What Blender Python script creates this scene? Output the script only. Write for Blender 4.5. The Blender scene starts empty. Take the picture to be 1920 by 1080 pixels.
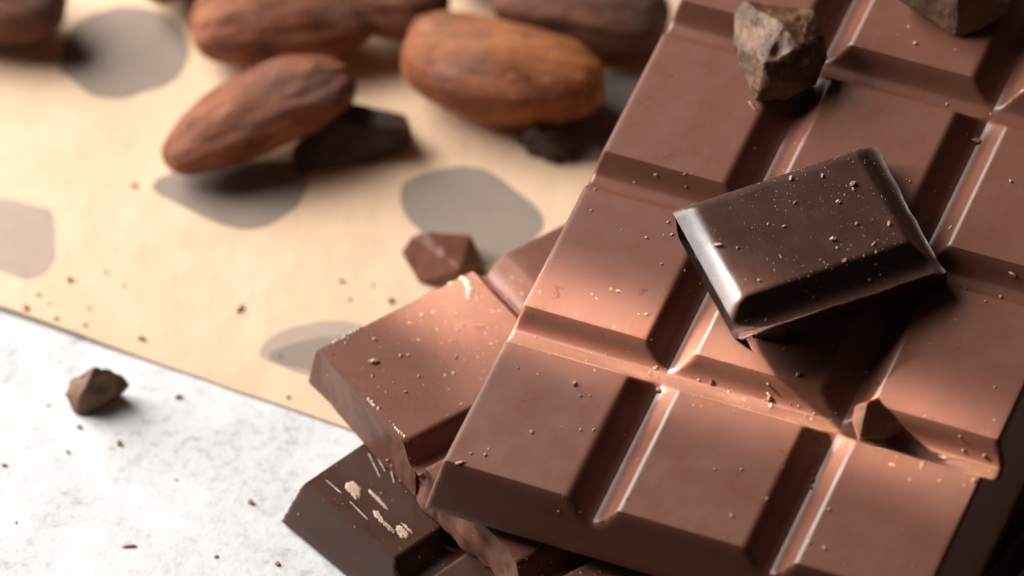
import bpy, bmesh, math, random
import numpy as np
from mathutils import Vector, Matrix, noise

# ------------------------------------------------------------------ scene scale: lengths below are in cm
CM = 0.01
C = bpy.context.scene.collection
sc = bpy.context.scene

# ------------------------------------------------------------------ camera (long lens, looking down 47 degrees)
TH = math.radians(43.0)
CAM = np.array([0.0, -62.159, 66.657])
FPX = 14050.56
RWC = np.array([[1, 0, 0], [0, -math.cos(TH), -math.sin(TH)], [0, math.sin(TH), -math.cos(TH)]])
cd = bpy.data.cameras.new('camera')
cam = bpy.data.objects.new('camera', cd); C.objects.link(cam)
cam.location = Vector(CAM) * CM
cam.rotation_euler = (TH, 0, 0)
cd.sensor_width = 36.0
cd.lens = FPX / 1920 * 36.0
cd.clip_start, cd.clip_end = 0.05, 20
cd.dof.use_dof = True
cd.dof.focus_distance = 86.9 * CM
cd.dof.aperture_fstop = 15.0
cd.dof.aperture_blades = 0
sc.camera = cam

# ------------------------------------------------------------------ light: dim room, a window at back left, one narrow beam of sun
sc.view_settings.view_transform = 'Standard'
sc.view_settings.look = 'None'
sc.view_settings.exposure = 0.0
sc.view_settings.gamma = 1.0
w = bpy.data.worlds.new('World'); sc.world = w
w.use_nodes = True
w.node_tree.nodes['Background'].inputs[0].default_value = (1.0, 0.74, 0.52, 1)
w.node_tree.nodes['Background'].inputs[1].default_value = 0.028


def area_lamp(name, loc, direction, sx, sy, power, color, spread, xaxis=None):
    l = bpy.data.lights.new(name, 'AREA'); l.shape = 'RECTANGLE'
    l.size, l.size_y, l.energy, l.color, l.spread = sx * CM, sy * CM, power, color, math.radians(spread)
    o = bpy.data.objects.new(name, l); C.objects.link(o)
    z = -Vector(direction).normalized()
    x = Vector(xaxis) if xaxis else Vector((0, 0, 1)).cross(z)
    x = (x - z * x.dot(z)).normalized()
    y = z.cross(x)
    o.matrix_world = Matrix.Translation(Vector(loc) * CM) @ Matrix((x, y, z)).transposed().to_4x4()
    return o


# window, then an added highlight lamp
area_lamp('window_light', (-37, 22.5, 29), (38, -24.5, -28), 44, 38, 7.6, (1.0, 0.965, 0.95), 180)
area_lamp('side_highlight_lamp', (-84, 20, 30), (85, -23, -27), 13, 44, 1.6, (0.86, 0.93, 1.0), 180)  # added lamp, no window known there; gives the dark square's left wall its pale reflection
# sun through a gap
SD = Vector((0.735, -0.480, -0.478)).normalized()
SN = (0.48, 0.88, -0.145)
area_lamp('sun_beam', Vector((2.10, -3.93, 2.75)) - SD * 24, SD, 0.86, 4.6, 0.0108, (1.0, 0.93, 0.86), 3.2, SN)
# a second gap, lower down, lights the broken piece
area_lamp('low_sun_beam', Vector((-0.62, -1.55, 1.45)) - SD * 24, SD, 1.15, 0.66, 0.0032, (1.0, 0.93, 0.86), 3.0, SN)

# ------------------------------------------------------------------ where things stand
RA = Matrix(((0.9046553, 0.4017732, -0.1420458), (-0.4195726, 0.8980782, -0.1319633), (0.0745490, 0.1789799, 0.9810243)))
TA = Vector((-1.205309, -5.101364, 2.347500))


def _ray(u, v):
    return RWC.T @ np.array([(u - 960) / FPX, (v - 540) / FPX, 1.0])


def at(u, v, z=0.0):
    """point of the table (or of the level z above it) that the photograph shows at u, v"""
    d = _ray(u, v); l = (z - CAM[2]) / d[2]
    return Vector(CAM + l * d)


def on_bar(u, v, h=0.0):
    """the same for the top bar, h above its squares; bar coordinates"""
    R = np.array(RA); d = R.T @ _ray(u, v); o = R.T @ (CAM - np.array(TA)); l = (h - o[2]) / d[2]
    return Vector(o + l * d)


def bar_to_world(p):
    return RA @ Vector(p) + TA


# ------------------------------------------------------------------ object helpers
def empty(name, loc=(0, 0, 0), rot=None):
    o = bpy.data.objects.new(name, None); C.objects.link(o)
    m = Matrix.Translation(Vector(loc) * CM)
    if rot is not None:
        m = m @ rot.to_4x4()
    o.matrix_world = m
    o.empty_display_size = 0.005
    return o


def tag(o, label=None, cat=None, group=None, kind=None):
    for k, v in (('label', label), ('category', cat), ('group', group), ('kind', kind)):
        if v:
            o[k] = v
    return o


def link(name, me, mat, parent=None, loc=None, rot=None):
    if mat is not None and not me.materials:
        me.materials.append(mat)
    o = bpy.data.objects.new(name, me); C.objects.link(o)
    if parent:
        o.parent = parent
    m = Matrix.Identity(4)
    if loc is not None:
        m = Matrix.Translation(Vector(loc) * CM)
    if rot is not None:
        m = m @ rot.to_4x4()
    if loc is not None or rot is not None:
        o.matrix_local = m
    return o


def mesh_from(name, verts, faces, sharp=50, smooth=True):
    me = bpy.data.meshes.new(name)
    me.from_pydata([(v[0] * CM, v[1] * CM, v[2] * CM) for v in verts], [], faces)
    me.validate()
    me.polygons.foreach_set('use_smooth', [smooth] * len(me.polygons))
    if smooth and sharp:
        me.set_sharp_from_angle(angle=math.radians(sharp))
    me.update()
    return me


# ------------------------------------------------------------------ materials
class NT:
    def __init__(self, name):
        self.m = bpy.data.materials.new(name); self.m.use_nodes = True
        self.t = self.m.node_tree; self.n = self.t.nodes
        self.b = self.n['Principled BSDF']
        tc = self.n.new('ShaderNodeTexCoord'); self.co = tc.outputs['Object']

    def link(self, a, b): self.t.links.new(a, b)

    def map(self, scale=(1, 1, 1), loc=(0, 0, 0), rot=(0, 0, 0)):
        m = self.n.new('ShaderNodeMapping'); m.inputs['Scale'].default_value = scale
        m.inputs['Location'].default_value = loc; m.inputs['Rotation'].default_value = rot
        self.link(self.co, m.inputs['Vector']); return m.outputs[0]

    def noise(self, scale, detail=4, rough=0.55, vec=None, dist=0.0):
        t = self.n.new('ShaderNodeTexNoise'); t.inputs['Scale'].default_value = scale
        t.inputs['Detail'].default_value = detail; t.inputs['Roughness'].default_value = rough
        t.inputs['Distortion'].default_value = dist
        self.link(vec if vec is not None else self.co, t.inputs['Vector']); return t.outputs['Fac']

    def voronoi(self, scale, vec=None):
        t = self.n.new('ShaderNodeTexVoronoi'); t.inputs['Scale'].default_value = scale
        self.link(vec if vec is not None else self.co, t.inputs['Vector']); return t.outputs['Distance']

    def ramp(self, fac, stops):
        r = self.n.new('ShaderNodeValToRGB'); e = r.color_ramp.elements
        while len(e) > 1: e.remove(e[-1])
        for i, (p, c) in enumerate(stops):
            x = e[0] if i == 0 else e.new(p)
            x.position = p; x.color = (c, c, c, 1) if isinstance(c, (int, float)) else (*c, 1)
        self.link(fac, r.inputs[0]); return r.outputs[0]

    def mix(self, fac, a, b, mode='MIX'):
        m = self.n.new('ShaderNodeMix'); m.data_type = 'RGBA'; m.blend_type = mode
        for s, v in ((0, fac), (6, a), (7, b)):
            if isinstance(v, (int, float)): m.inputs[s].default_value = v
            elif isinstance(v, tuple): m.inputs[s].default_value = (*v, 1)
            else: self.link(v, m.inputs[s])
        return m.outputs[2]

    def math(self, op, a, b=0.0):
        m = self.n.new('ShaderNodeMath'); m.operation = op
        for i, v in enumerate((a, b)):
            if isinstance(v, (int, float)): m.inputs[i].default_value = v
            else: self.link(v, m.inputs[i])
        return m.outputs[0]

    def bump(self, h, strength, dist):
        b = self.n.new('ShaderNodeBump'); b.inputs['Strength'].default_value = strength
        b.inputs['Distance'].default_value = dist
        self.link(h, b.inputs['Height']); self.link(b.outputs[0], self.b.inputs['Normal']); return b

    def set(self, **k):
        for a, v in k.items():
            s = self.b.inputs[a.replace('_', ' ')]
            if isinstance(v, (int, float)): s.default_value = v
            elif isinstance(v, tuple): s.default_value = (*v, 1) if s.type == 'RGBA' else v
            else: self.link(v, s)


def chocolate(name, dark, light, rough=0.33, dust=(0.5, 0.35, 0.25), dust_amt=0.35, sss=0.0, bump=0.25, spec=0.5):
    k = NT(name)
    n1 = k.noise(120, 5, 0.6)
    n2 = k.noise(900, 3, 0.6, k.map((1, 0.25, 1), rot=(0, 0, 0.5)))
    f = k.math('ADD', k.math('MULTIPLY', n1, 0.6), k.math('MULTIPLY', n2, 0.4))
    col = k.mix(k.ramp(f, [(0.3, 0.0), (0.7, 1.0)]), dark, light)
    # fine dusting of cocoa that clings in patches
    sp = k.ramp(k.voronoi(2600), [(0.06, 1.0), (0.16, 0.0)])
    pt = k.ramp(k.noise(160, 5, 0.7, k.map(loc=(3.1, 1.7, 0.4))), [(0.47, 0.0), (0.72, 1.0)])
    dm = k.math('MULTIPLY', k.math('MULTIPLY', sp, pt), dust_amt)
    col = k.mix(dm, col, dust)
    k.set(Base_Color=col, Roughness=k.ramp(k.noise(260, 5, 0.65), [(0.3, rough - 0.05), (0.7, rough + 0.08)]), Specular_IOR_Level=spec)
    if sss:
        k.set(Subsurface_Weight=sss, Subsurface_Radius=(0.0022, 0.0008, 0.0004), Subsurface_Scale=1.0)
    h = k.math('ADD', k.math('MULTIPLY', k.noise(1500, 4, 0.6), 0.5), k.math('MULTIPLY', k.noise(240, 3, 0.5, k.map((1, 0.3, 1), rot=(0, 0, 0.5))), 0.8))
    k.bump(h, bump, 0.0002)
    return k.m


M = {}
M['milk'] = chocolate('milk_chocolate', (0.158, 0.060, 0.037), (0.182, 0.072, 0.045), 0.31, dust_amt=0.25, sss=0.12, spec=0.45, bump=0.06)
M['milk_scuffed'] = chocolate('milk_chocolate_scuffed', (0.150, 0.057, 0.034), (0.185, 0.074, 0.046), 0.45, dust=(0.6, 0.42, 0.34), dust_amt=0.75, sss=0.12, bump=0.25, spec=0.38)
M['dark'] = chocolate('dark_chocolate', (0.046, 0.018, 0.011), (0.068, 0.028, 0.018), 0.35, dust=(0.42, 0.30, 0.22), dust_amt=0.6, bump=0.12, spec=0.6)
M['dark_glossy'] = chocolate('dark_chocolate_clean', (0.046, 0.018, 0.010), (0.068, 0.029, 0.017), 0.31, dust_amt=0.35, bump=0.12, spec=0.32)


def rough_chunk(name, dark, light, patch, amt, rough=0.6):
    k = NT(name)
    n = k.noise(700, 6, 0.7); p = k.noise(260, 6, 0.75, k.map(loc=(1.3, 5.2, 2.1)))
    col = k.mix(k.ramp(n, [(0.3, 0.0), (0.7, 1.0)]), dark, light)
    col = k.mix(k.math('MULTIPLY', k.ramp(p, [(0.45, 0.0), (0.65, 1.0)]), amt), col, patch)
    k.set(Base_Color=col, Roughness=rough, Specular_IOR_Level=0.3)
    h = k.math('ADD', k.noise(2200, 5, 0.7), k.math('MULTIPLY', k.noise(420, 4, 0.6), 1.5))
    k.bump(h, 0.55, 0.0003)
    return k.m


M['chunk_dusty'] = rough_chunk('cocoa_dusted_dark_chocolate', (0.050, 0.020, 0.010), (0.125, 0.055, 0.028), (0.46, 0.28, 0.15), 0.5, 0.34)
M['chunk_dark'] = rough_chunk('broken_dark_chocolate', (0.030, 0.014, 0.008), (0.065, 0.032, 0.019), (0.14, 0.08, 0.05), 0.5, 0.45)
M['chunk_brown'] = rough_chunk('broken_brown_chocolate', (0.160, 0.082, 0.052), (0.26, 0.145, 0.095), (0.38, 0.24, 0.16), 0.4, 0.55)
k = NT('translucent_milk_chip')
k.set(Base_Color=k.mix(k.noise(900, 5, 0.7), (0.16, 0.072, 0.042), (0.32, 0.17, 0.105)), Roughness=0.5, Subsurface_Weight=0.7, Subsurface_Radius=(0.0020, 0.0004, 0.00012), Subsurface_Scale=0.6)
k.bump(k.noise(1600, 5, 0.7), 0.6, 0.0003)
M['chip'] = k.m


def plain_crumb(name, a, b):
    k = NT(name); k.set(Base_Color=k.mix(k.noise(1500, 3), a, b), Roughness=0.7); return k.m


M['crumb_tan'] = plain_crumb('tan_crumb', (0.42, 0.24, 0.13), (0.62, 0.42, 0.27))
M['crumb_red'] = plain_crumb('reddish_crumb', (0.30, 0.14, 0.07), (0.44, 0.23, 0.13))
M['crumb_dark'] = plain_crumb('dark_crumb', (0.06, 0.03, 0.02), (0.12, 0.065, 0.04))
M['dust'] = plain_crumb('cocoa_speck', (0.40, 0.22, 0.15), (0.66, 0.46, 0.36))
M['smear'] = plain_crumb('pale_cocoa_smear', (0.38, 0.25, 0.16), (0.56, 0.41, 0.29))
M['flake'] = plain_crumb('white_scuff', (0.62, 0.48, 0.38), (0.85, 0.72, 0.60))

# cocoa bean husk
def bean_mat(name, a, b, c, grey, tan_amt):
    k = NT(name)
    st = k.map((0.42, 1, 1))
    n1 = k.noise(420, 7, 0.68, st, 0.4); n2 = k.noise(150, 5, 0.6, k.map((0.6, 1, 1), loc=(2.2, 0.3, 1.1))); n3 = k.noise(130, 5, 0.65, k.map((0.55, 1, 1), loc=(7.7, 3.3, 2.4)))
    col = k.mix(k.ramp(n1, [(0.32, 0.0), (0.68, 1.0)]), a, b)
    col = k.mix(k.math('MULTIPLY', k.ramp(n2, [(0.42, 0.0), (0.62, 1.0)]), tan_amt), col, c)
    col = k.mix(k.math('MULTIPLY', k.ramp(n3, [(0.52, 0.0), (0.66, 1.0)]), 0.7), col, grey)
    n4 = k.noise(260, 6, 0.7, k.map((0.7, 1, 1), loc=(4.4, 8.1, 0.7)), 0.6)
    col = k.mix(k.math('MULTIPLY', k.ramp(n4, [(0.55, 0.0), (0.68, 1.0)]), 0.6), col, tuple(x * 0.4 for x in a))
    k.set(Base_Color=col, Roughness=0.5, Specular_IOR_Level=0.28)
    h = k.math('ADD', k.noise(520, 7, 0.7, st, 0.5), k.math('MULTIPLY', k.noise(90, 3, 0.5), 0.8))
    k.bump(h, 1.0, 0.0007)
    return k.m


M['bean_brown'] = bean_mat('cocoa_bean_husk_brown', (0.120, 0.032, 0.014), (0.30, 0.092, 0.040), (0.43, 0.165, 0.075), (0.15, 0.080, 0.060), 0.5)
M['bean_orange'] = bean_mat('cocoa_bean_husk_orange', (0.160, 0.040, 0.014), (0.42, 0.130, 0.042), (0.54, 0.210, 0.070), (0.18, 0.075, 0.045), 0.6)
M['bean_dark'] = bean_mat('cocoa_bean_husk_dark', (0.08, 0.024, 0.013), (0.17, 0.060, 0.030), (0.26, 0.11, 0.05), (0.09, 0.055, 0.042), 0.5)
M['bean_red'] = bean_mat('cocoa_bean_husk_red', (0.13, 0.040, 0.022), (0.24, 0.085, 0.045), (0.32, 0.13, 0.065), (0.12, 0.07, 0.06), 0.5)

# table: white plaster-like stone with grey mottling
k = NT('white_stone')
a = k.ramp(k.noise(95, 8, 0.72, None, 0.6), [(0.40, 0.0), (0.62, 1.0)])
b = k.ramp(k.noise(620, 6, 0.75), [(0.50, 0.0), (0.66, 1.0)])
mott = k.math('MULTIPLY', a, k.math('ADD', k.math('MULTIPLY', b, 0.70), 0.30))
fine = k.ramp(k.noise(2400, 3, 0.6, k.map(loc=(5, 1, 2))), [(0.60, 0.0), (0.70, 1.0)])
col = k.mix(mott, (0.72, 0.715, 0.70), (0.36, 0.355, 0.35))
col = k.mix(k.math('MULTIPLY', fine, 0.35), col, (0.40, 0.38, 0.36))
k.set(Base_Color=col, Roughness=0.7)
k.bump(k.noise(700, 6, 0.7), 0.3, 0.0004)
M['stone'] = k.m
# kraft-like parchment
k = NT('tan_parchment')
col = k.mix(k.ramp(k.noise(75, 6, 0.6), [(0.35, 0.0), (0.65, 1.0)]), (0.72, 0.495, 0.315), (0.77, 0.55, 0.365))
col = k.mix(k.math('MULTIPLY', k.ramp(k.noise(520, 6, 0.7, k.map((1, 0.4, 1), rot=(0, 0, 0.3))), [(0.5, 0.0), (0.72, 1.0)]), 0.35), col, (0.56, 0.37, 0.22))
k.set(Base_Color=col, Roughness=0.65, Specular_IOR_Level=0.3)
k.bump(k.noise(160, 5, 0.6), 0.25, 0.0008)
M['paper'] = k.m


def print_mat(name, c):
    k = NT(name)
    d = tuple(x * 0.9 for x in c)
    k.set(Base_Color=k.mix(k.ramp(k.noise(330, 6, 0.7), [(0.35, 0.0), (0.65, 1.0)]), d, c), Roughness=0.65, Specular_IOR_Level=0.3)
    return k.m


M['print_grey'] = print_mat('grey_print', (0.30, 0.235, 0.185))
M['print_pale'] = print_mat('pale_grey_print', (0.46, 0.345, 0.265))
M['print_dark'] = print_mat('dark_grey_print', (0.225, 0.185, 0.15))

# ------------------------------------------------------------------ setting: table, parchment and its print
n = 60
tv = [(-30 + 60 * i / n, -6.2 + 46 * j / n, 0) for j in range(n + 1) for i in range(n + 1)]
tf = [(j * (n + 1) + i, j * (n + 1) + i + 1, (j + 1) * (n + 1) + i + 1, (j + 1) * (n + 1) + i) for j in range(n) for i in range(n)]
rim = [i for i in range(n + 1)] + [j * (n + 1) + n for j in range(1, n + 1)] + [n * (n + 1) + i for i in range(n - 1, -1, -1)] + [j * (n + 1) for j in range(n - 1, 0, -1)]
o0 = len(tv); tv += [(tv[i][0], tv[i][1], -2.0) for i in rim]
tf += [(rim[q], o0 + q, o0 + (q + 1) % len(rim), rim[(q + 1) % len(rim)]) for q in range(len(rim))] + [tuple(o0 + q for q in reversed(range(len(rim))))]
tag(link('tabletop', mesh_from('tabletop', tv, tf), M['stone']), kind='structure')

PZ = 0.035
pa, pb = at(0, 578, PZ), at(690, 815, PZ)
pd = (pb - pa).normalized(); pn = Vector((-pd.y, pd.x, 0))
nu, nv = 160, 60
pvs, pfs = [], []
for j in range(nv + 1):
    s = (j / nv) ** 1.6 * 26
    for i in range(nu + 1):
        t = -14 + 40 * i / nu
        lift = 0.05 * math.exp(-(s / 0.3) ** 2) * (0.5 + 0.5 * math.cos((t - 0.2) * 1.3)) if abs(t - 0.2) < 2.4 else 0
        wig = 0.012 * noise.noise(Vector((t * 1.7, 0, 5))) if j == 0 else 0
        q = pa + pd * t + pn * (s + wig)
        pvs.append((q.x, q.y, PZ + max(lift, 0)))
off = len(pvs)
pvs += [(x, y, z - 0.022) for x, y, z in pvs]
for j in range(nv):
    for i in range(nu):
        a0 = j * (nu + 1) + i
        f = (a0, a0 + 1, a0 + nu + 2, a0 + nu + 1)
        pfs.append(f); pfs.append(tuple(off + q for q in reversed(f)))
for i in range(nu):
    pfs.append((i, off + i, off + i + 1, i + 1))
paper = link('parchment_sheet', mesh_from('parchment_sheet', pvs, pfs, 60), M['paper'])
tag(paper, 'tan parchment sheet printed with grey blotches, lying over the white stone tabletop', 'paper')


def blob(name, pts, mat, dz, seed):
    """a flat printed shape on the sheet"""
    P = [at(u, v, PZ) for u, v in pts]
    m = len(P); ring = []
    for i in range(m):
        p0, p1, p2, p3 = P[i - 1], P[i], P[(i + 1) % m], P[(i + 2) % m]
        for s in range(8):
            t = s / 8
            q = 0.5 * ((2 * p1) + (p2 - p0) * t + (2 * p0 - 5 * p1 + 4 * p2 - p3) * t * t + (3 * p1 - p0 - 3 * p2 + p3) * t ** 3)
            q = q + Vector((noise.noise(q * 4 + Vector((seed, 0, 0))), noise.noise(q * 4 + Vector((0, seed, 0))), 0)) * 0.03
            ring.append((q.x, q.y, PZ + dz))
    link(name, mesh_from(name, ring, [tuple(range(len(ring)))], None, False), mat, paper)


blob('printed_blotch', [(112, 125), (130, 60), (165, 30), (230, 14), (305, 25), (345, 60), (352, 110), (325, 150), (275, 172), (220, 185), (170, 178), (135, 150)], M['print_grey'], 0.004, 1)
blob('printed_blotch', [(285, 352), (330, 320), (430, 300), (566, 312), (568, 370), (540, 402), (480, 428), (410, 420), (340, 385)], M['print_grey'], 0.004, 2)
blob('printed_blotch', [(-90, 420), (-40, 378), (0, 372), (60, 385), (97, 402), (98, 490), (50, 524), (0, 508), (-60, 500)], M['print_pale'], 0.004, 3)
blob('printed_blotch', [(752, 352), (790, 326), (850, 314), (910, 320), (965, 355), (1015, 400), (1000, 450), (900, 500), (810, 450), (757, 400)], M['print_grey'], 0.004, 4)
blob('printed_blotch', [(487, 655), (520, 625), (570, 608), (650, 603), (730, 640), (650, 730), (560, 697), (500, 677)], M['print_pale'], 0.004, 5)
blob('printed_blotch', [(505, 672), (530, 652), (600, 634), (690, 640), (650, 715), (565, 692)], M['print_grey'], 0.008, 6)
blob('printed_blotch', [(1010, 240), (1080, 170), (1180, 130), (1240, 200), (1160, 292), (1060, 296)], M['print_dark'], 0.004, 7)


# ------------------------------------------------------------------ moulded chocolate
def smin(a, b, k):
    h = np.maximum(k - np.abs(a - b), 0) / k
    return np.minimum(a, b) - h * h * k * 0.25


def smax(a, b, k):
    return -smin(-a, -b, k)


def groove(d, half, depth, w0=0.07, k1=0.06, k2=0.10):
    """height beside a groove centre line, d away from it; the squares' tops are 0"""
    s = depth / (half - w0)
    return smin(np.zeros_like(d), smax(np.full_like(d, -depth), -depth + (d - w0) * s, k2), k1)


def mould(xg, yg, hx, hy, depth, T, outer, draft, k3=0.022, k1=0.05, ko=0.09, wx=0.065, wy=0.10, drop=None):
    """outer: dict of l/r/f/b -> coordinate of that moulded outer edge"""
    def f(X, Y):
        z = np.zeros_like(X)
        for g in xg: z = smin(z, groove(np.abs(X - g), hx, depth, wx, k1), k3)
        for g in yg: z = smin(z, groove(np.abs(Y - g), hy, depth, wy, k1), k3)
        for s, e in outer.items():
            d = {'l': X - e, 'r': e - X, 'f': Y - e, 'b': e - Y}[s]
            t = (drop or {}).get(s, T - 0.02)
            z = smin(z, -t + np.maximum(d, 0) * (t + 0.02) / draft, ko)
        return z
    return f


def axis(a, b, n, ends=0.5, m=16):
    t = np.linspace(a, b, n)
    e1 = a + ends * np.linspace(0, 1, m); e2 = b - ends * np.linspace(0, 1, m)
    v = np.unique(np.round(np.concatenate([t, e1, e2]), 5))
    keep = [v[0]]
    for x in v[1:]:
        if x - keep[-1] > 0.012: keep.append(x)
    keep[-1] = v[-1]
    return np.array(keep)


def nz(x, y, z, s, seed):
    return noise.fractal(Vector((x * s + seed * 7.3, y * s - seed * 3.1, z * s + seed)), 0.8, 2.1, 4)


def piece_mesh(name, x0, x1, y0, y1, zf, T, kinds, seed=0, rough=0.05, n=26, zdrop=0.0):
    """one square of a bar: closed mesh. kinds: side -> 'mould' | 'seam' | 'broken'"""
    xs, ys = axis(x0, x1, n), axis(y0, y1, n)
    nx, ny = len(xs), len(ys)
    X, Y = np.meshgrid(xs, ys)
    Z = zf(X, Y)
    V = np.stack([X, Y, Z], -1)
    for s, kd in kinds.items():
        if kd != 'broken': continue
        for j in range(ny):
            for i in range(nx):
                d = {'l': xs[i] - x0, 'r': x1 - xs[i], 'f': ys[j] - y0, 'b': y1 - ys[j]}[s]
                if d > 0.16: continue
                wgt = (1 - d / 0.16) ** 2
                a = ys[j] if s in 'lr' else xs[i]
                q = rough * (1.0 * nz(a, 0, 0, 1.1, seed + ord(s)) + 0.12 * nz(a, 0, 0, 8, seed + ord(s)))
                sg = {'l': 1, 'r': -1, 'f': 1, 'b': -1}[s]
                V[j, i, 0 if s in 'lr' else 1] += sg * q * wgt
                V[j, i, 2] -= 0.2 * rough * wgt * abs(nz(a, 3, 0, 4, seed))
    verts = [tuple(v) for v in V.reshape(-1, 3)]
    faces = [(j * nx + i, j * nx + i + 1, (j + 1) * nx + i + 1, (j + 1) * nx + i) for j in range(ny - 1) for i in range(nx - 1)]
    # boundary loop, counter-clockwise
    loop = [(0, i, 'f') for i in range(nx - 1)] + [(j, nx - 1, 'r') for j in range(ny - 1)] + [(ny - 1, i, 'b') for i in range(nx - 1, 0, -1)] + [(j, 0, 'l') for j in range(ny - 1, 0, -1)]
    prev = [j * nx + i for j, i, _ in loop]
    L = 14
    for l in range(1, L + 1):
        cur = []
        for (j, i, s) in loop:
            x, y, z = V[j, i]
            zz = z + (-T - z) * l / L
            # sides that meet at a corner both act
            for q in 'lrfb':
                on = {'l': i == 0, 'r': i == nx - 1, 'f': j == 0, 'b': j == ny - 1}[q]
                if not on: continue
                sg = {'l': 1, 'r': -1, 'f': 1, 'b': -1}[q]
                kd = kinds.get(q, 'seam')
                if kd == 'seam': dd = 0.002
                elif kd == 'broken': dd = min(1, l / 3) * rough * (0.8 * nz(x, y, zz, 2.0, seed + 5) + 0.16 * nz(x, y, zz, 7, seed + 9))
                elif kd == 'undercut': dd = 0.13 * (l / L) ** 0.8 + 0.05 * nz(x, y, zz, 3.0, seed + 2) * l / L
                else: dd = 0.0
                if kd == 'broken' and q == 'f' and kinds.get('l') == 'undercut': dd += 0.30 * (l / L) * max(0.0, 1 - (x - x0) / (x1 - x0))
                if q in 'lr': x += sg * dd
                else: y += sg * dd
            cur.append(len(verts)); verts.append((x, y, zz))
        m = len(loop)
        for q in range(m):
            faces.append((prev[q], cur[q], cur[(q + 1) % m], prev[(q + 1) % m]))
        prev = cur
    faces.append(tuple(reversed(prev)))
    return mesh_from(name, verts, faces, 42)


PX, PY = 2.2, 2.33534
TT = 0.77
ROWS = 5
zA = mould([PX, 2 * PX], [PY * j for j in range(1, ROWS + 1)], 0.328, 0.268, 0.29, TT, {'l': 0.07, 'r': 3 * PX - 0.07, 'f': 0.06}, 0.26)
barA = tag(empty('milk_chocolate_bar', TA, RA), 'large milk chocolate bar lying on top of the stack, three squares wide', 'chocolate bar')
for j in range(ROWS):
    for i in range(3):
        x0, x1 = (0.07 if i == 0 else PX * i), (3 * PX - 0.07 if i == 2 else PX * (i + 1))
        y0, y1 = (0.06 if j == 0 else PY * j), PY * (j + 1)
        kd = {'l': 'mould' if i == 0 else 'seam', 'r': 'mould' if i == 2 else 'seam', 'f': 'mould' if j == 0 else 'seam', 'b': 'seam'}
        link('square', piece_mesh('milk_square', x0, x1, y0, y1, zA, TT, kd, 1 + i + 3 * j, n=30), M['milk'], barA)

# scuffed milk piece under its front left corner
RB = Matrix(((0.8197, -0.57279, 0), (0.57279, 0.8197, 0), (0, 0, 1)))
TBv = Vector((-2.266, -2.363, 1.5)); TB = 0.75
zB = mould([2.42, 5.3], [-2.03, -4.3], 0.24, 0.245, 0.29, TB, {'b': 0.2}, 0.2, ko=0.06)
barB = tag(empty('broken_milk_chocolate_piece', TBv, RB), 'scuffed milk chocolate piece with broken end, under the front left of the large bar', 'chocolate piece')
bx, by = [-0.04, 2.42, 5.3], [-6.4, -4.3, -2.03, 0.2]
partsB = {}
for j in range(3):
    for i in range(2):
        kd = {'l': 'broken' if i == 0 else 'seam', 'r': 'broken' if i == 1 else 'seam', 'f': 'broken' if j == 0 else 'seam', 'b': 'mould' if j == 2 else 'seam'}
        partsB[i, j] = link('square', piece_mesh('scuffed_square', bx[i], bx[i + 1], by[j], by[j + 1], zB, TB, kd, 40 + (0 if i == 0 else j), rough=0.025 if j == 2 else 0.09, n=30), M['milk_scuffed'], barB)

# dark piece lowest at the left
uC = Vector((0.735, 0.678, 0)).normalized()
RC = Matrix(((uC.x, -uC.y, 0), (uC.y, uC.x, 0), (0, 0, 1)))
TC = 0.70
zC = mould([2.35], [-1.84], 0.25, 0.25, 0.27, TC, {'l': -0.2, 'b': 0.2}, 0.2, ko=0.05)
barC = tag(empty('dark_chocolate_piece', at(570, 905, 0.74), RC), 'dark chocolate piece with tan smears, lowest in the stack on the stone', 'chocolate piece')
cx, cy = [-0.2, 2.35, 4.5], [-4.0, -1.84, 0.2]
partsC = {}
for j in range(2):
    for i in range(2):
        kd = {'l': 'mould' if i == 0 else 'seam', 'r': 'broken' if i == 1 else 'seam', 'f': 'broken' if j == 0 else 'seam', 'b': 'mould' if j == 1 else 'seam'}
        partsC[i, j] = link('square', piece_mesh('dark_square', cx[i], cx[i + 1], cy[j], cy[j + 1], zC, TC, kd, 70, n=30), M['dark_glossy'], barC)

# two dark slabs under the right side of the large bar
uE = Vector((0.56, 0.83, 0)).normalized()
RE = Matrix(((uE.y, uE.x, 0), (-uE.x, uE.y, 0), (0, 0, 1)))
for lvl, (px, py, zt, nm, lab) in enumerate(((1897, 1079, 0.79, 'dark_chocolate_slab', 'dark chocolate slab on the parchment, lower of two at the right edge'),
                                             (1879, 940, 1.56, 'dark_chocolate_slab', 'dark chocolate slab stacked on another slab, under the right side of the large bar'))):
    e = tag(empty(nm, at(px, py, 0.04 if lvl == 0 else zt), RE), lab, 'chocolate slab', 'dark slabs under the right of the bar')
    base = 0.75 if lvl == 0 else 0.0
    zE = mould([-2.3], [0.6], 0.25, 0.25, 0.27, 0.75, {}, 0.2)
    for a, b in ((-4.4, -2.3), (-2.3, 0.0)):
        for c0, c1 in ((-1.4, 0.6), (0.6, 3.0)):
            kd = {'l': 'broken' if a < -4 else 'seam', 'r': 'broken' if b == 0 else 'seam', 'f': 'broken' if c0 < 0 else 'seam', 'b': 'broken' if c0 > 0 else 'seam'}
            o = link('square', piece_mesh('slab_square', a, b, c0, c1, zE, 0.75, kd, 90 + lvl, rough=0.09, n=20), M['dark_glossy'], e)
            o.location = (0, 0, base * CM)

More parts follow.
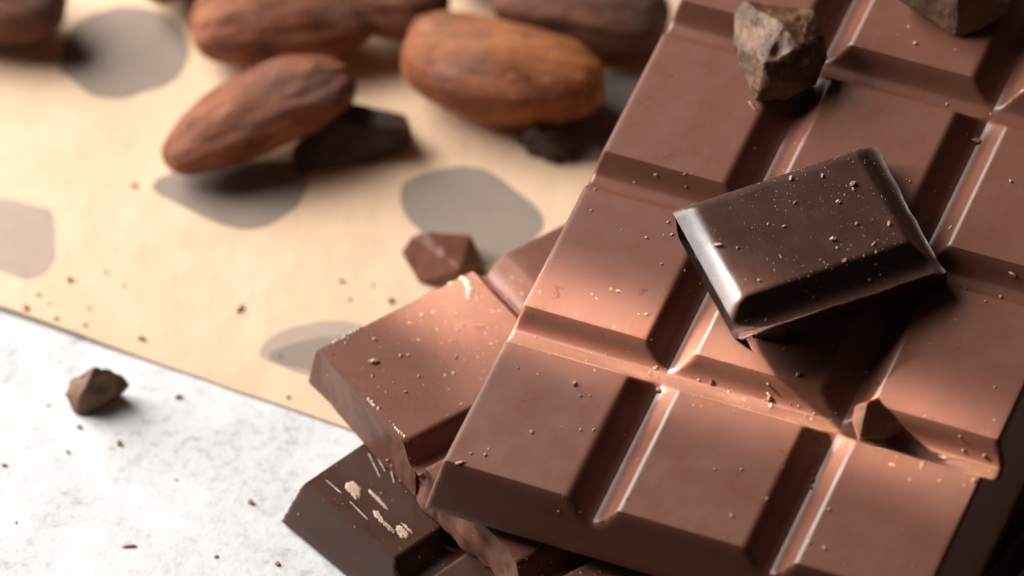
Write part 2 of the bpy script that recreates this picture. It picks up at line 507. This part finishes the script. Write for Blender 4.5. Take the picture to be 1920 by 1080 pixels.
# dark square on top of the bar
RD = Matrix(((0.923174, -0.384305, -0.007707), (0.382256, 0.919988, -0.086613), (0.040376, 0.077013, 0.996212)))
TD = Vector((2.0436, -2.42523, 4.0462))
DT = 0.56
zD = mould([2.1 + 0.25], [-1.5 - 0.27], 0.25, 0.27, 0.25, DT, {'l': -0.17, 'b': 0.12}, 0.19, ko=0.10, drop={'l': 0.19, 'b': 0.22})
sqD = link('dark_chocolate_square', piece_mesh('dark_chocolate_square', -0.17, 2.1 + 0.30, -1.5 - 0.42, 0.12, zD, DT, {'l': 'undercut', 'b': 'undercut', 'r': 'broken', 'f': 'broken'}, 33, rough=0.035, n=44), M['dark'], None, TD, RD)
tag(sqD, 'dark chocolate square with a broken rim, lying tilted on the large milk bar', 'chocolate square')


# ------------------------------------------------------------------ broken chunks
def chunk(name, pts, mat, label, cat, seed, amp=0.03, cuts=5, bevel=0.02, dents=(), shrink=1.0, sharp=38):
    P = [Vector(p) for p in pts]
    c = sum(P, Vector()) / len(P)
    base = min(p.z for p in P)
    bm = bmesh.new()
    for p in P: bm.verts.new(p - c)
    r = bmesh.ops.convex_hull(bm, input=bm.verts[:])
    bmesh.ops.delete(bm, geom=[e for e in r['geom_interior'] if isinstance(e, bmesh.types.BMVert)], context='VERTS')
    bmesh.ops.dissolve_limit(bm, angle_limit=math.radians(12), verts=bm.verts[:], edges=bm.edges[:])
    if bevel:
        bmesh.ops.bevel(bm, geom=bm.edges[:], offset=bevel, segments=2, affect='EDGES', profile=0.6)
    bmesh.ops.triangulate(bm, faces=bm.faces[:])
    for _ in range(3):
        long = [e for e in bm.edges if e.calc_length() > 0.05]
        if not long or len(bm.verts) > 9000: break
        bmesh.ops.subdivide_edges(bm, edges=long, cuts=1 if _ else 2, use_grid_fill=True)
        bmesh.ops.triangulate(bm, faces=bm.faces[:])
    bm.normal_update()
    mv = []
    for v in bm.verts:
        q = v.co + Vector((seed, seed * 2, 0))
        d = amp * (noise.fractal(q * 2.6, 0.9, 2.1, 3) * 0.9 + noise.fractal(q * 9, 0.8, 2.1, 4) * 0.45 - abs(noise.noise(q * 4.5)) * 0.9)
        off = v.normal * d
        for dp, rad, dep in dents:
            t = (v.co + c - Vector(dp)).length / rad
            if t < 1: off = off - v.normal * dep * (1 - t * t) ** 2
        mv.append(off)
    for v, o in zip(bm.verts, mv): v.co += o
    bm.normal_update()
    me = bpy.data.meshes.new(name); 
    for v in bm.verts: v.co *= CM
    bm.to_mesh(me); bm.free()
    me.polygons.foreach_set('use_smooth', [True] * len(me.polygons)); me.set_sharp_from_angle(angle=math.radians(sharp))
    return tag(link(name, me, mat, None, c), label, cat)


def A(u, v, h): return bar_to_world(on_bar(u, v, h))


chunk('chocolate_chunk', [A(*p) for p in ((1372, 82, .15), (1416, 192, .02), (1472, 188, .02), (1530, 162, .05), (1553, 108, .2), (1546, 62, .35), (1527, 18, .42), (1440, 5, .38), (1395, 0, .36), (1377, 22, .25), (1432, 118, .60), (1468, 45, .62), (1500, 88, .60), (1442, 150, .38), (1522, 122, .42), (1450, 60, 0), (1530, 95, 0))],
      M['chunk_dusty'], 'cocoa dusted dark chunk with pitted faces, standing on the upper part of the large bar', 'chocolate chunk', 3, amp=0.020,
      dents=((A(1460, 97, .58), 0.16, 0.07), (A(1473, 148, .40), 0.17, 0.09), (A(1418, 35, .5), 0.10, 0.05)))
chunk('chocolate_chunk', [A(*p) for p in ((1790, 68, .04), (1675, -5, .30), (1705, -60, .65), (1800, -15, .66), (1900, 12, .30), (1892, -40, .5), (1830, 62, .02), (1870, 40, .02), (1700, 5, 0), (1810, -70, .6), (1850, -80, .2))],
      M['chunk_brown'], 'angular dark chunk on the large bar, cut by the top right edge of the picture', 'chocolate chunk', 5, amp=0.02)
chunk('chocolate_chip', [A(*p) for p in ((1603, 762, .26), (1598, 790, .10), (1609, 826, -.14), (1650, 832, -.20), (1695, 803, -.06), (1690, 792, .10), (1657, 756, .30), (1646, 744, .40), (1626, 752, .38), (1612, 820, -.02), (1655, 822, -.05), (1622, 790, -.28), (1664, 778, -.22))],
      M['chip'], 'small jagged chip glowing orange at its edge, in a groove of the large bar', 'chocolate chip', 7, amp=0.012, bevel=0.003)
chunk('chocolate_chunk', [A(*p) for p in ((1396, 600, .34), (1412, 636, .01), (1404, 622, .02), (1470, 615, .30), (1480, 640, .0), (1450, 600, .0), (1430, 590, .34))],
      M['dark_glossy'], 'thin dark splinter wedged under the raised left end of the dark square', 'chocolate splinter', 9, amp=0.015, bevel=0.012)
Z = PZ
chunk('chocolate_chunk', [at(u, v, Z + h) for u, v, h in ((548, 276, .2), (640, 226, .52), (610, 205, .55), (652, 190, .58), (762, 214, .5), (772, 243, .42), (545, 300, .08), (560, 328, 0), (625, 320, 0), (705, 305, 0), (772, 276, .06), (765, 240, 0), (600, 250, 0))],
      M['chunk_dark'], 'black looking wedge of dark chocolate under the slanting cocoa bean', 'chocolate chunk', 11, amp=0.015)
chunk('chocolate_chunk', [at(u, v, Z + h) for u, v, h in ((960, 264, .1), (985, 238, .3), (1003, 231, .36), (1045, 231, .36), (1079, 264, .2), (1076, 286, .1), (1046, 307, 0), (990, 291, 0), (1020, 262, .42), (1000, 255, 0), (1060, 260, 0))],
      M['chunk_dark'], 'small lumpy dark crumb on the parchment below the orange bean', 'chocolate chunk', 13, amp=0.07, dents=((at(998, 268, Z + .3), .13, .08),))
chunk('chocolate_chunk', [at(u, v, Z + h) for u, v, h in ((751, 472, .22), (772, 443, .44), (800, 435, .47), (882, 440, .36), (907, 490, .2), (864, 505, .44), (784, 531, 0), (850, 545, 0), (905, 515, 0), (870, 455, 0))],
      M['milk_scuffed'], 'angular brown chunk on the parchment behind the scuffed milk piece', 'chocolate chunk', 15, amp=0.012)
chunk('chocolate_chunk', [at(u, v, h) for u, v, h in ((121, 742, .15), (127, 712, .32), (150, 706, .36), (178, 686, .55), (196, 696, .48), (233, 700, .36), (246, 724, .2), (226, 744, .06), (180, 760, .02), (145, 766, .08), (150, 782, 0), (165, 776, 0), (137, 775, .02), (152, 738, .34), (150, 742, 0), (222, 735, 0))],
      M['chunk_brown'], 'brown chocolate chunk alone on the white stone', 'chocolate chunk', 17, amp=0.03, dents=((at(190, 728, .33), .17, .08),))


# ------------------------------------------------------------------ cocoa beans
def bean(p, q, width, thick, mat, label, seed, roll=0.0, name='cocoa_bean', egg=0.12):
    p, q = Vector(p), Vector(q)
    x = (q - p).normalized(); L = (q - p).length
    y = Vector((0, 0, 1)).cross(x).normalized(); z = x.cross(y)
    R = Matrix((x, y, z)).transposed() @ Matrix.Rotation(roll, 3, 'X')
    nu, nv = 96, 72
    V, F = [], []
    for i in range(nu + 1):
        s = i / nu * math.pi
        cx = -math.cos(s)
        rr = max(math.sin(s), 0) ** 0.66
        for j in range(nv):
            a = 2 * math.pi * j / nv
            ca, sa = math.cos(a), math.sin(a)
            ex = 0.92
            cy, cz = math.copysign(abs(ca) ** ex, ca), math.copysign(abs(sa) ** ex, sa)
            g = 1 + egg * cx - 0.05 * cx * cx
            px, py, pz = cx * L / 2, cy * rr * width / 2 * g, cz * rr * thick / 2 * g
            py += 0.06 * width * math.cos(cx * 2.0)
            q0 = Vector((px * 0.55, py, pz)) + Vector((seed * 5.1, seed * 1.7, seed))
            d = 0.045 * noise.noise(q0 * 1.3) + 0.05 * noise.fractal(Vector((px * 0.5, py * 2.2, pz * 2.2)) + Vector((seed, 0, seed)), 0.8, 2.0, 3)
            # long wrinkles of the husk
            d += 0.013 * noise.noise(Vector((px * 0.9 + seed, math.cos(a) * 2.6, math.sin(a) * 2.6)) * 1.7) * 1.4
            d -= 0.022 * abs(noise.noise(Vector((px * 0.6, ca * 3.2 + seed, sa * 3.2 + 0.5 * px)) * 1.3))
            nrm = Vector((px / (L * L), py / (width * width), pz / (thick * thick)))
            nrm = nrm.normalized() if nrm.length > 0 else Vector((cx, 0, 0))
            V.append(Vector((px, py, pz)) + nrm * d)
    for i in range(nu):
        for j in range(nv):
            F.append((i * nv + j, (i + 1) * nv + j, (i + 1) * nv + (j + 1) % nv, i * nv + (j + 1) % nv))
    o = link(name, mesh_from(name, V, F, None), mat, None, (p + q) / 2, R)
    return tag(o, label, 'cocoa bean', 'cocoa beans on the parchment')


def W(u, v, h): return at(u, v, PZ + h)


bean(W(303, 303, .36), W(660, 140, .80), 1.05, .92, M['bean_brown'], 'slanting brown cocoa bean leaning on a black chocolate wedge', 1, 0.2)
bean(W(1132, 165, .55), W(760, 88, .58), 1.42, 1.08, M['bean_orange'], 'plump orange brown cocoa bean nearest the large bar', 2, -0.1, egg=0.05)
bean(W(362, 45, .55), W(705, 22, .55), 1.35, 1.0, M['bean_brown'], 'large brown cocoa bean lying level behind the slanting bean', 3, 0.1, egg=-0.08)
bean(W(612, -6, .70), W(838, 14, .62), 1.05, 1.0, M['bean_red'], 'reddish cocoa bean tucked behind the large level bean', 4)
bean(W(925, -12, .55), W(1252, 40, .50), 1.25, .95, M['bean_dark'], 'dark shaded cocoa bean behind the orange one, touching the large bar in view', 5, 0.15)
bean(W(-170, 10, .5), W(120, 12, .5), 1.15, .9, M['bean_dark'], 'very dark cocoa bean at the top left corner', 6)
bean(W(285, -12, .5), W(410, -190, .5), 1.05, .9, M['bean_red'], 'reddish bean tip cut off by the top edge, above the grey blotch', 7)
bean(W(815, -70, .5), W(1060, -120, .5), 1.1, .95, M['bean_red'], 'sliver of a reddish bean at the top edge, between the dark and the orange bean', 8)

# ------------------------------------------------------------------ crumbs, smears and dust
bpy.context.view_layer.update()
dg = bpy.context.evaluated_depsgraph_get()
rnd = random.Random(11)


def hit(u, v):
    ok, loc, nor, idx, ob, _ = sc.ray_cast(dg, Vector(CAM) * CM, Vector(_ray(u, v)).normalized())
    return (loc / CM, nor, ob) if ok else (None, None, None)


def crumb_mesh(seed):
    bm = bmesh.new()
    bmesh.ops.create_icosphere(bm, subdivisions=2, radius=0.5)
    for v in bm.verts:
        d = v.co.normalized()
        v.co = d * (0.5 + 0.22 * noise.noise(d * 1.7 + Vector((seed, 0, 0))) + 0.12 * noise.noise(d * 4 + Vector((0, seed, 0))))
        v.co.z *= 0.75
    me = bpy.data.meshes.new('crumb')
    for v in bm.verts: v.co *= CM
    bm.to_mesh(me); bm.free()
    return me


CR = {}
for nm in ('crumb_tan', 'crumb_red', 'crumb_dark'):
    CR[nm] = []
    for s in range(4):
        me = crumb_mesh(s * 3.7 + len(CR)); me.materials.append(M[nm]); CR[nm].append(me)

jobs = []


def crumbs(mat, group, label, lst, cat='crumb', name='chocolate_crumb'):
    for it in lst:
        u, v, s = it[:3]
        asp, ang = (it[3], it[4]) if len(it) > 3 else (rnd.uniform(1, 1.5), rnd.uniform(0, 180))
        lab = it[5] if len(it) > 5 else label
        jobs.append((mat, group, lab, u, v, s, asp, ang, cat, name))


ROWN = ['front', 'second', 'third', 'fourth', 'fifth']
COLN = ['left', 'middle', 'right']


def place_label(lab, loc, u, v):
    if lab.endswith('on the large milk bar'):
        q = RA.transposed() @ (loc - TA)
        i, j = min(max(int(q.x / PX), 0), 2), min(max(int(q.y / PY), 0), 4)
        g = zA(np.array([q.x]), np.array([q.y]))[0] < -0.06
        side = 'far' if q.y - PY * j > PY / 2 else 'near'
        if g: return lab.replace('on the large milk bar', 'in the groove by the %s row %s square, %s side' % (ROWN[j], COLN[i], side))
        half = 'left' if q.x - PX * i < PX / 2 else 'right'
        return lab.replace('on the large milk bar', 'on the %s row %s square, %s %s part' % (ROWN[j], COLN[i], side, half))
    if lab.endswith('on the dark square') or lab.endswith('on the scuffed milk piece'):
        R_, T_ = (RD, TD) if 'dark' in lab else (RB, TBv)
        q = R_.transposed() @ (loc - T_)
        a = 'left' if q.x < 0.7 else ('middle' if q.x < 1.4 else 'right')
        b = 'far' if q.y > -0.5 else ('central' if q.y > -1.0 else ('near' if q.y > -1.5 else 'lower rim'))
        return lab.replace('on the ', 'on the %s %s part of the ' % (b, a))
    if lab.startswith('small') and lab.endswith('on the parchment'):
        return lab + (', close to the stone edge' if v > 490 and u < 300 else (', near the scuffed milk piece' if u > 440 else ' left of the slanting bean'))
    if lab.startswith('small') and lab.endswith('on the white stone'):
        return lab + (' right of the lone chunk' if u > 260 and v < 900 else (' below the lone chunk' if 90 < u < 260 and v < 900 else (' at the left edge of the picture' if u <= 90 else ' near the bottom edge of the picture')))
    return lab


def ob_on_top(loc):
    return loc.z > 1.2


def flush():
    todo = []
    for j in jobs:
        loc, nor, ob = hit(j[3], j[4])
        if loc is not None: todo.append((j, loc, nor))
    for (mat, group, lab, u, v, s, asp, ang, cat, name), loc, nor in todo:
        o = bpy.data.objects.new(name, rnd.choice(CR[mat])); C.objects.link(o)
        d = s / 158.0 * (0.85 if ob_on_top(loc) else 0.8)
        R = nor.to_track_quat('Z', 'Y').to_matrix().to_4x4() @ Matrix.Rotation(math.radians(ang), 4, 'Z')
        o.matrix_world = Matrix.Translation((loc + nor * d * 0.24) * CM) @ R @ Matrix.Diagonal((d * asp, d / math.sqrt(asp), d / math.sqrt(asp), 1))
        tag(o, place_label(lab, loc, u, v), cat, group)
    jobs.clear()


g = 'crumbs on the large milk bar'
crumbs('crumb_tan', g, 'tiny tan crumb on the large milk bar', [
    (1334, 716, 8, 2.2, 95), (1445, 762, 9), (1442, 746, 10), (1496, 703, 9), (1526, 776, 6), (1521, 786, 6), (863, 868, 10, 2.2, 45),
    (1470, 655, 5), (1366, 735, 6), (1300, 760, 5), (1395, 750, 6), (1440, 720, 6), (1310, 712, 5), (1030, 664, 6), (1005, 632, 5), (1110, 553, 6),
    (1160, 547, 9, 1.6, 20), (1118, 560, 5), (1145, 543, 6), (1012, 548, 5), (1212, 590, 8), (1228, 690, 6), (1218, 700, 5), (1438, 935, 7), (1372, 967, 7),
    (1436, 600, 5), (1555, 955, 6), (1546, 1028, 8), (1672, 872, 8, 1.8, 30), (1730, 872, 9, 2.6, 120), (1706, 900, 6), (1761, 902, 6), (1825, 901, 8), (1808, 912, 6),
    (1846, 853, 7), (1768, 858, 9, 2, 30), (1806, 843, 6), (1800, 818, 5), (1864, 788, 6), (1865, 727, 6), (1547, 955, 5), (1517, 1018, 6), (1506, 1037, 5),
    (1900, 514, 11, 1.8, 160), (1876, 558, 9), (1810, 542, 6), (1848, 565, 5), (1895, 340, 7), (1783, 428, 8, 2, 100), (1230, 328, 7), (1284, 326, 5), (1286, 350, 5),
    (1115, 355, 5), (1253, 417, 6), (1260, 440, 6), (1212, 446, 6), (1108, 395, 5), (1240, 495, 5), (1716, 82, 8, 1.3, 60), (1858, 215, 6), (1440, 420, 5), (1775, 196, 6),
    (1008, 702, 5), (1088, 806, 5), (997, 810, 7), (883, 850, 5), (910, 853, 7), (1113, 806, 5), (1175, 935, 5), (1048, 958, 5), (1315, 762, 5), (1340, 880, 5), (1390, 880, 5)])
crumbs('crumb_red', g, 'small reddish brown crumb on the large milk bar', [(1078, 720, 11), (1088, 742, 6), (1106, 742, 5), (1832, 265, 14, 1.6, 150), (1625, 700, 9), (1562, 648, 6, 1.8, 20)])
crumbs('crumb_dark', g, 'dark crumb in a groove of the large milk bar', [(1235, 733, 12, 1.3, 40), (1523, 900, 9), (1521, 914, 9, 1.5, 10)])
crumbs('crumb_red', g, 'tan chocolate sliver beside the pitted chunk on the large bar', [(1410, 199, 10, 3.0, 165)])
g = 'crumbs on the dark square'
crumbs('crumb_tan', g, 'tiny tan crumb on the dark square', [(1483, 335, 9, 1.5, 100), (1542, 330, 8, 1.5, 100), (1446, 327, 6), (1490, 380, 6, 2, 60), (1572, 379, 9), (1606, 420, 7), (1667, 420, 9, 1.5, 100), (1638, 458, 7, 2, 60),
    (1584, 489, 9), (1562, 449, 11, 1.2, 30), (1630, 525, 8), (1642, 496, 6), (1643, 473, 6), (1650, 515, 5), (1347, 460, 11, 1.8, 15), (1383, 465, 6), (1470, 425, 6, 1.6, 30), (1424, 526, 6), (1526, 557, 6), (1600, 355, 6), (1570, 465, 5), (1620, 480, 5),
    (1700, 337, 5), (1706, 341, 6)])
crumbs('crumb_red', g, 'orange brown crumb on the dark square', [(1600, 346, 13, 1.2, 20)])
g = 'crumbs on the scuffed milk piece'
crumbs('crumb_tan', g, 'tiny pale crumb on the scuffed milk piece', [(701, 679, 14, 1.6, 10), (702, 636, 7), (855, 588, 7), (858, 620, 8), (820, 619, 7), (812, 585, 6), (751, 667, 7), (765, 666, 6), (728, 862, 8), (735, 873, 6), (785, 705, 6), (850, 700, 7), (900, 610, 6), (616, 704, 6), (870, 610, 6), (790, 590, 6), (836, 605, 6), (845, 640, 6), (760, 735, 6)])
crumbs('crumb_red', 'crumbs on the dark piece', 'brown splinter lying in the groove of the dark piece', [(843, 1030, 13, 2.6, 120)])
crumbs('crumb_tan', 'crumbs on the dark piece', 'tiny tan crumb on the dark piece', [(785, 1044, 8), (812, 1045, 4), (561, 964, 5)])
g = 'crumbs on the parchment'
crumbs('crumb_red', g, 'small brown crumb on the parchment', [(250, 348, 14), (450, 580, 15, 1.8, 60), (48, 578, 15), (265, 636, 14, 1.4, 10), (130, 525, 14), (166, 578, 9), (105, 598, 9), (72, 553, 8), (198, 510, 8), (640, 527, 11), (655, 562, 8), (92, 570, 7), (160, 610, 8), (540, 745, 9), (232, 535, 7), (700, 535, 7), (972, 690, 5)])
crumbs('crumb_red', g, 'reddish crumb on the edge of the large grey blotch at top left', [(242, 173, 23, 1.1, 0)])
crumbs('crumb_dark', g, 'long dark crumb on the grey blotch beside the scuffed milk piece', [(525, 668, 22, 2.0, 5)])
crumbs('crumb_dark', g, 'dark crumb on the parchment behind the scuffed milk piece', [(733, 565, 14)])
g = 'crumbs on the white stone'
crumbs('crumb_red', g, 'small reddish brown crumb on the white stone', [(335, 745, 13), (223, 832, 14), (470, 943, 14, 1.4, 140), (243, 1025, 12, 3.0, 5), (127, 848, 9), (148, 801, 12), (8, 873, 10), (405, 1044, 8), (520, 1058, 12), (30, 980, 6), (330, 900, 6), (90, 760, 6)])


def octa(V, F, c, nor, r, asp, ang):
    t = Vector((nor.y, -nor.x, 0)) if abs(nor.z) < 0.99 else Vector((1, 0, 0))
    t = (t - nor * t.dot(nor)).normalized(); b = nor.cross(t)
    x = t * math.cos(ang) + b * math.sin(ang); y = nor.cross(x)
    o = len(V)
    j = lambda: rnd.uniform(0.6, 1.25)
    for p in (x * r * asp * j(), y * r * j(), -x * r * asp * j(), -y * r * j(), nor * r * 1.0 * j(), -nor * r * 0.4):
        V.append(c + p)
    for a in range(4):
        F.append((o + a, o + (a + 1) % 4, o + 4)); F.append((o + (a + 1) % 4, o + a, o + 5))


def dust(name, objs, count, rmin, rmax, mat, label, keep=None, seed=0):
    """specks lying on the upper faces of the given meshes: one mesh nobody could count"""
    rr = np.random.default_rng(seed)
    V, F = [], []
    for o in objs:
        me = o.data; mw = o.matrix_world
        ar = np.array([p.area if (mw.to_3x3() @ p.normal).z > 0.35 else 0 for p in me.polygons])
        if ar.sum() == 0: continue
        n = int(count * 1)
        for i in rr.choice(len(ar), n, p=ar / ar.sum()):
            p = me.polygons[i]; vs = [me.vertices[q].co for q in p.vertices]
            a, b = rr.random(), rr.random()
            if a + b > 1: a, b = 1 - a, 1 - b
            c = vs[0] + (vs[1] - vs[0]) * a + (vs[2] - vs[0]) * b
            c = mw @ c / CM
            if keep and not keep(c, rr): continue
            nn = (mw.to_3x3() @ p.normal).normalized()
            octa(V, F, c, nn, (rmin + (rmax - rmin) * rr.random() ** 3) * 0.5, 1 + rr.random() * 1.2, rr.random() * 6.28)
    if V:
        tag(link(name, mesh_from(name, V, F, None, False), M[mat]), label, 'dust', None, 'stuff')


bpy.context.view_layer.update()


def keep_A(c, rr):
    q = RA.transposed() @ (c - TA)
    near = abs(q.y - PY) < 0.33
    return rr.random() < (1.0 if near and q.x > 0.3 else 0.10) * (0.4 + 0.6 * (noise.noise(c * 1.1) > 0))


flush()
sqA = [o for o in barA.children]
dust('cocoa_dust', sqA, 330, 0.008, 0.032, 'dust', 'fine pale specks scattered over the large milk bar', keep_A, 1)
dust('cocoa_dust', [sqD], 800, 0.006, 0.018, 'dust', 'fine tan specks scattered over the dark square', lambda c, rr: rr.random() < (0.95 if noise.noise(c * 1.6 + Vector((3, 0, 0))) > -0.05 else 0.15), 2)
dust('cocoa_dust', list(barB.children), 330, 0.012, 0.040, 'dust', 'pale scuff specks over the broken milk piece', lambda c, rr: rr.random() < (0.9 if noise.noise(c * 1.4) > 0.0 else 0.25), 3)
dust('cocoa_dust', list(barC.children), 90, 0.010, 0.03, 'dust', 'fine tan specks over the lowest dark piece', None, 4)


def smear(name, parent, mat, strokes, count, r, seed):
    """scraped-off cocoa caked in strokes; strokes: (u0, v0, u1, v1, width) in the photograph"""
    rs = random.Random(seed); V, F = [], []
    inv = parent.matrix_world.inverted()
    n3 = inv.to_3x3()
    for (u0, v0, u1, v1, wd) in strokes:
        for _ in range(int(count * (math.hypot(u1 - u0, v1 - v0) + 4) * (wd + 3) / 600)):
            t = rs.random(); k = rs.gauss(0, 0.34)
            dx, dy = u1 - u0, v1 - v0; L = math.hypot(dx, dy) or 1
            ww = wd * (0.55 + 0.6 * abs(noise.noise(Vector((u0 + t * L * 0.06, v0, 1)))) * 2)
            u, v = u0 + dx * t - dy / L * k * ww, v0 + dy * t + dx / L * k * ww
            if noise.noise(Vector((u * 0.22, v * 0.22, seed))) < (0.02 if wd < 6 else -0.38 + 0.5 * abs(k)): continue
            loc, nor, ob = hit(u, v)
            if loc is None or ob != parent: continue
            c = inv @ (loc * CM) / CM
            octa(V, F, c, (n3 @ nor).normalized(), r * (0.35 + 1.3 * rs.random() ** 2), 1.3, rs.random() * 6.28)
    if V:
        link(name, mesh_from(name, V, F, None, False), M[mat], parent)


dg = bpy.context.evaluated_depsgraph_get()


def patch(name, parent, mat, outline, seed, thick=0.010, rough=2.2):
    """a thin scraped-on patch: outline in the photograph, its edge frayed"""
    inv = parent.matrix_world.inverted(); n3 = inv.to_3x3()
    pts = [Vector((u, v, 0)) for u, v in outline]; m = len(pts); ring = []
    for i in range(m):
        a, b = pts[i], pts[(i + 1) % m]
        for q in range(max(3, int((b - a).length / 1.6))):
            p = a.lerp(b, q / max(3, int((b - a).length / 1.6)))
            p += Vector((noise.noise(Vector((p.x * .22, p.y * .22, seed))), noise.noise(Vector((p.x * .22, p.y * .22, seed + 9))), 0)) * rough
            p += Vector((noise.noise(Vector((p.x * .8, p.y * .8, seed))), noise.noise(Vector((p.x * .8, p.y * .8, seed + 5))), 0)) * rough * 0.7
            ring.append(p)
    cen = sum(ring, Vector()) / len(ring)
    V, F = [], []
    for f, h in ((1.0, -0.002), (0.93, 0.7), (0.6, 1.0), (0.25, 0.8)):
        for p in ring:
            q = cen.lerp(p, f)
            o_ = inv @ (Vector(CAM) * CM); d_ = (n3 @ Vector(_ray(q.x, q.y))).normalized()
            ok, loc, nor, _ = parent.ray_cast(o_, d_)
            if not ok: return
            hh = thick * h * (1 + 0.9 * noise.noise(Vector((q.x * .5, q.y * .5, seed)))) if h > 0 else -0.004
            c = loc / CM + nor * hh
            V.append(c)
    m = len(ring)
    for l in range(3):
        for i in range(m):
            F.append((l * m + i, l * m + (i + 1) % m, (l + 1) * m + (i + 1) % m, (l + 1) * m + i))
    F.append(tuple(range(3 * m, 4 * m)))
    link(name, mesh_from(name, V, F, None), M[mat], parent)


sqC = partsC[0, 1]
patch('cocoa_smear', sqC, 'smear', [(617, 876), (632, 872), (644, 886), (640, 897), (630, 893), (621, 886)], 1)
patch('cocoa_smear', sqC, 'smear', [(648, 905), (662, 901), (678, 918), (676, 934), (668, 938), (655, 924), (647, 915)], 2)
patch('cocoa_smear', sqC, 'smear', [(630, 864), (640, 871), (662, 890), (690, 912), (688, 916), (660, 895), (636, 875)], 3, rough=1.6)
patch('cocoa_smear', sqC, 'smear', [(692, 917), (712, 934), (730, 956), (727, 958), (708, 940), (690, 921)], 4, rough=1.4)
patch('cocoa_smear', sqC, 'smear', [(698, 957), (708, 957), (714, 968), (722, 978), (742, 996), (738, 1000), (718, 984), (703, 970)], 5)
patch('cocoa_smear', sqC, 'smear', [(742, 984), (754, 986), (768, 1002), (766, 1012), (754, 1010), (744, 1000)], 6, rough=2.8)
patch('cocoa_smear', sqC, 'smear', [(750, 980), (760, 984), (776, 1000), (774, 1003), (760, 990)], 7, rough=1.3)
for q, (u0, v0, u1, v1) in enumerate(((690, 850, 712, 895), (700, 846, 722, 884), (730, 872, 738, 905), (736, 872, 750, 903), (655, 940, 690, 975), (610, 900, 640, 925))):
    patch('pale_scratch', sqC, 'flake', [(u0, v0), (u0 + 1.6, v0), (u1 + 1.2, v1), (u1, v1 + 1)], 20 + q, thick=0.004, rough=0.7)
smear('white_scuff', partsB[0, 2], 'flake', [(718, 590, 763, 563, 6), (748, 572, 818, 535, 7), (818, 536, 848, 528, 7), (864, 520, 880, 530, 8), (872, 530, 884, 542, 8), (880, 542, 876, 558, 7), (622, 644, 718, 591, 2.5), (690, 747, 712, 770, 5), (730, 790, 760, 818, 4)], 520, 0.013, 2)
